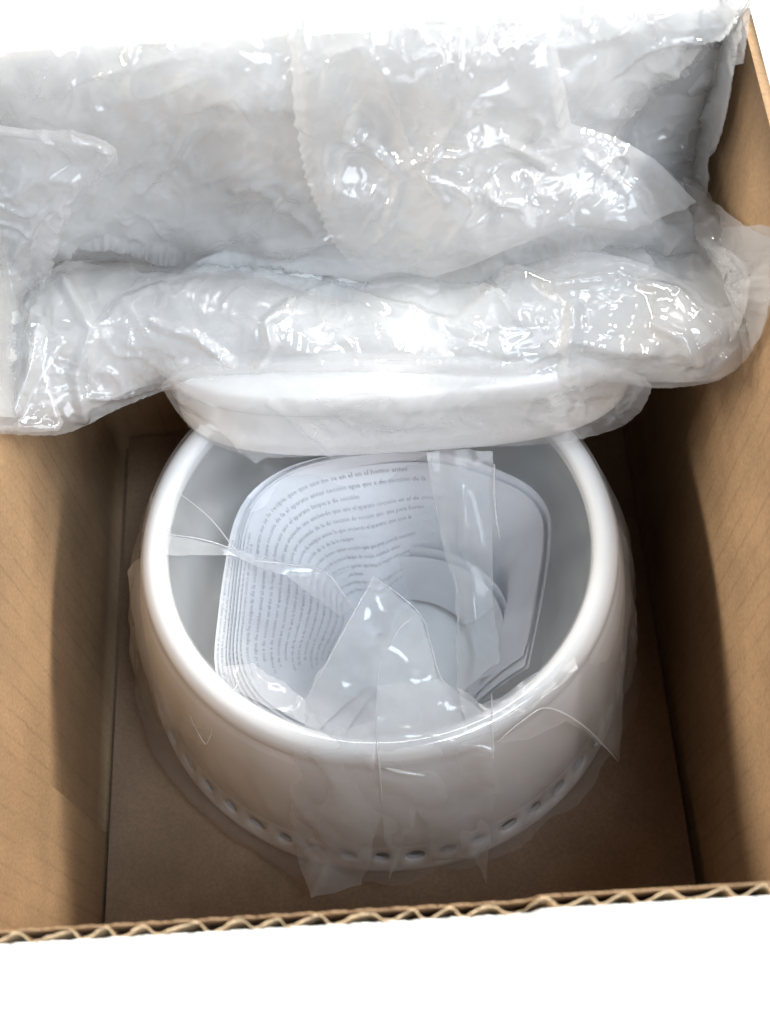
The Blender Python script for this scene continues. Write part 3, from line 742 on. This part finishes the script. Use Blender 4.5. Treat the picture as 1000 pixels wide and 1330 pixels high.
# strips inside the mouth
pts = [U(552, 588, .128), U(600, 586, .128), U(640, 584, .128), U(562, 660, .112), U(592, 670, .115), U(640, 690, .111), U(590, 760, .095), U(612, 770, .098), U(640, 780, .095), U(592, 900, .085), U(625, 880, .090), U(648, 860, .092)]
tri = [(0, 1, 4, 3), (1, 2, 5, 4), (3, 4, 7, 6), (4, 5, 8, 7), (6, 7, 10, 9), (7, 8, 11, 10)]
facet_film('bag_fold', pts, tri, M_film2, 8, .0009, 27)
pts = [U(213, 692, .1195), U(215, 716, .1195), U(300, 712, .113), U(300, 724, .112), U(372, 735, .109), U(370, 748, .108), U(428, 744, .107), U(460, 792, .098), U(440, 800, .096)]
tri = [(0, 1, 3, 2), (2, 3, 5, 4), (4, 5, 6), (6, 5, 8, 7)]
facet_film('bag_fold', pts, tri, M_film2, 7, .0005, 31)
pts = [U(288, 868, .118), U(330, 862, .119), U(362, 885, .118), U(398, 912, .1185), U(300, 890, .119), U(350, 920, .1195), U(395, 938, .1195)]
tri = [(0, 1, 4), (1, 2, 5, 4), (2, 3, 6, 5)]
facet_film('bag_fold', pts, tri, M_film2, 7, .0006, 35)
pts = [U(590, 890, .119), U(625, 915, .119), U(660, 900, .118), U(740, 845, .118), U(610, 945, .121), U(690, 920, .120), U(752, 868, .119)]
tri = [(0, 1, 4), (1, 2, 5, 4), (2, 3, 6, 5)]
facet_film('bag_fold', pts, tri, M_film2, 7, .0006, 39)
# lining sagging into the mouth
NT2, NS2 = 240, 70; V = []
for i in range(NT2):
    a = 2 * math.pi * i / NT2
    for j in range(NS2):
        u = j / (NS2 - 1); r = .0775 * (1 - u) + .002
        z = .1145 - .040 * (1 - (1 - u) ** 1.5) if u > 0 else .1145
        V.append((r * math.cos(a), r * Q * math.sin(a) , z + .0044))
V = np.array(V); ax, ay = V[:, 0] * 4000, V[:, 1] * 4000
w = np.clip((.0785 - np.hypot(V[:, 0], V[:, 1] / Q)) / .02, 0, 1)
V[:, 2] += w * (.006 * smooth_noise(ax, ay, 110, 91) + .0016 * tin(ax, ay, 60, 92) + .0042 * vor(ax * .8 + .3 * ay + 10 * smooth_noise(ax, ay, 70, 3), ay * .55, 120, 95) + .0012 * vor(ax, ay * .7, 50, 96)); V[:, 0] += w * .003 * tin(ax, ay, 80, 93)
mesh_obj('bag_lining', V, grid_faces(NT2, NS2, True), film_mat('clear_lining', .17, rough=.4, gloss=.3), jb)
# bright folded crease lines
cr = [([(642, 602, .127), (641, 640, .122), (645, 680, .116), (649, 700, .112)], .0006),
      ([(330, 728, .1135), (375, 733, .111), (410, 738, .1095), (428, 747, .1085), (445, 770, .104), (462, 793, .100)], .00045),
      ([(213, 693, .1200), (260, 700, .117), (300, 712, .114), (330, 726, .1136)], .0003),
      ([(232, 640, .1195), (270, 670, .117), (300, 706, .114), (312, 722, .1135)], .0003),
      ([(487, 749, .1325), (455, 805, .1290), (420, 870, .1225), (398, 908, .1195)], .0003),
      ([(487, 749, .1325), (545, 798, .1265), (562, 850, .1235), (574, 885, .1215), (600, 935, .1195)], .0003),
      ([(490, 888, .1225), (490, 960, .1213), (494, 1000, .117), (497, 1040, .108)], .0003),
      ([(506, 838, .1275), (496, 860, .125), (490, 888, .1225)], .0003),
      ([(540, 800, .1268), (520, 815, .127), (506, 838, .1275)], .0003),
      ([(638, 900, .121), (639, 940, .1205), (641, 985, .1185)], .0003),
      ([(560, 590, .1285), (566, 660, .1125), (592, 762, .0955), (594, 860, .087)], .0003),
      ([(775, 668, .119), (795, 674, .115), (806, 690, .110)], .00025),
      ([(648, 962, .119), (680, 935, .1195), (712, 920, .119), (760, 945, .109), (803, 990, .060)], .00035),
      ([(312, 882, .1195), (302, 900, .1195), (290, 915, .115), (286, 920, .112)], .00035),
      ([(285, 905, .1125), (272, 960, .098), (262, 960, .095), (240, 910, .094), (225, 830, .104)], .00025),
      ([(500, 998, .1175), (520, 1003, .1170), (552, 1008, .1160)], .0007)]
for p, r_ in cr:
    tube('bag_crease', spline([U(*q) for q in p], 28), r_, M_crease, jb)

for o in list(bpy.data.objects):
    if '_o' in o: del o['_o']
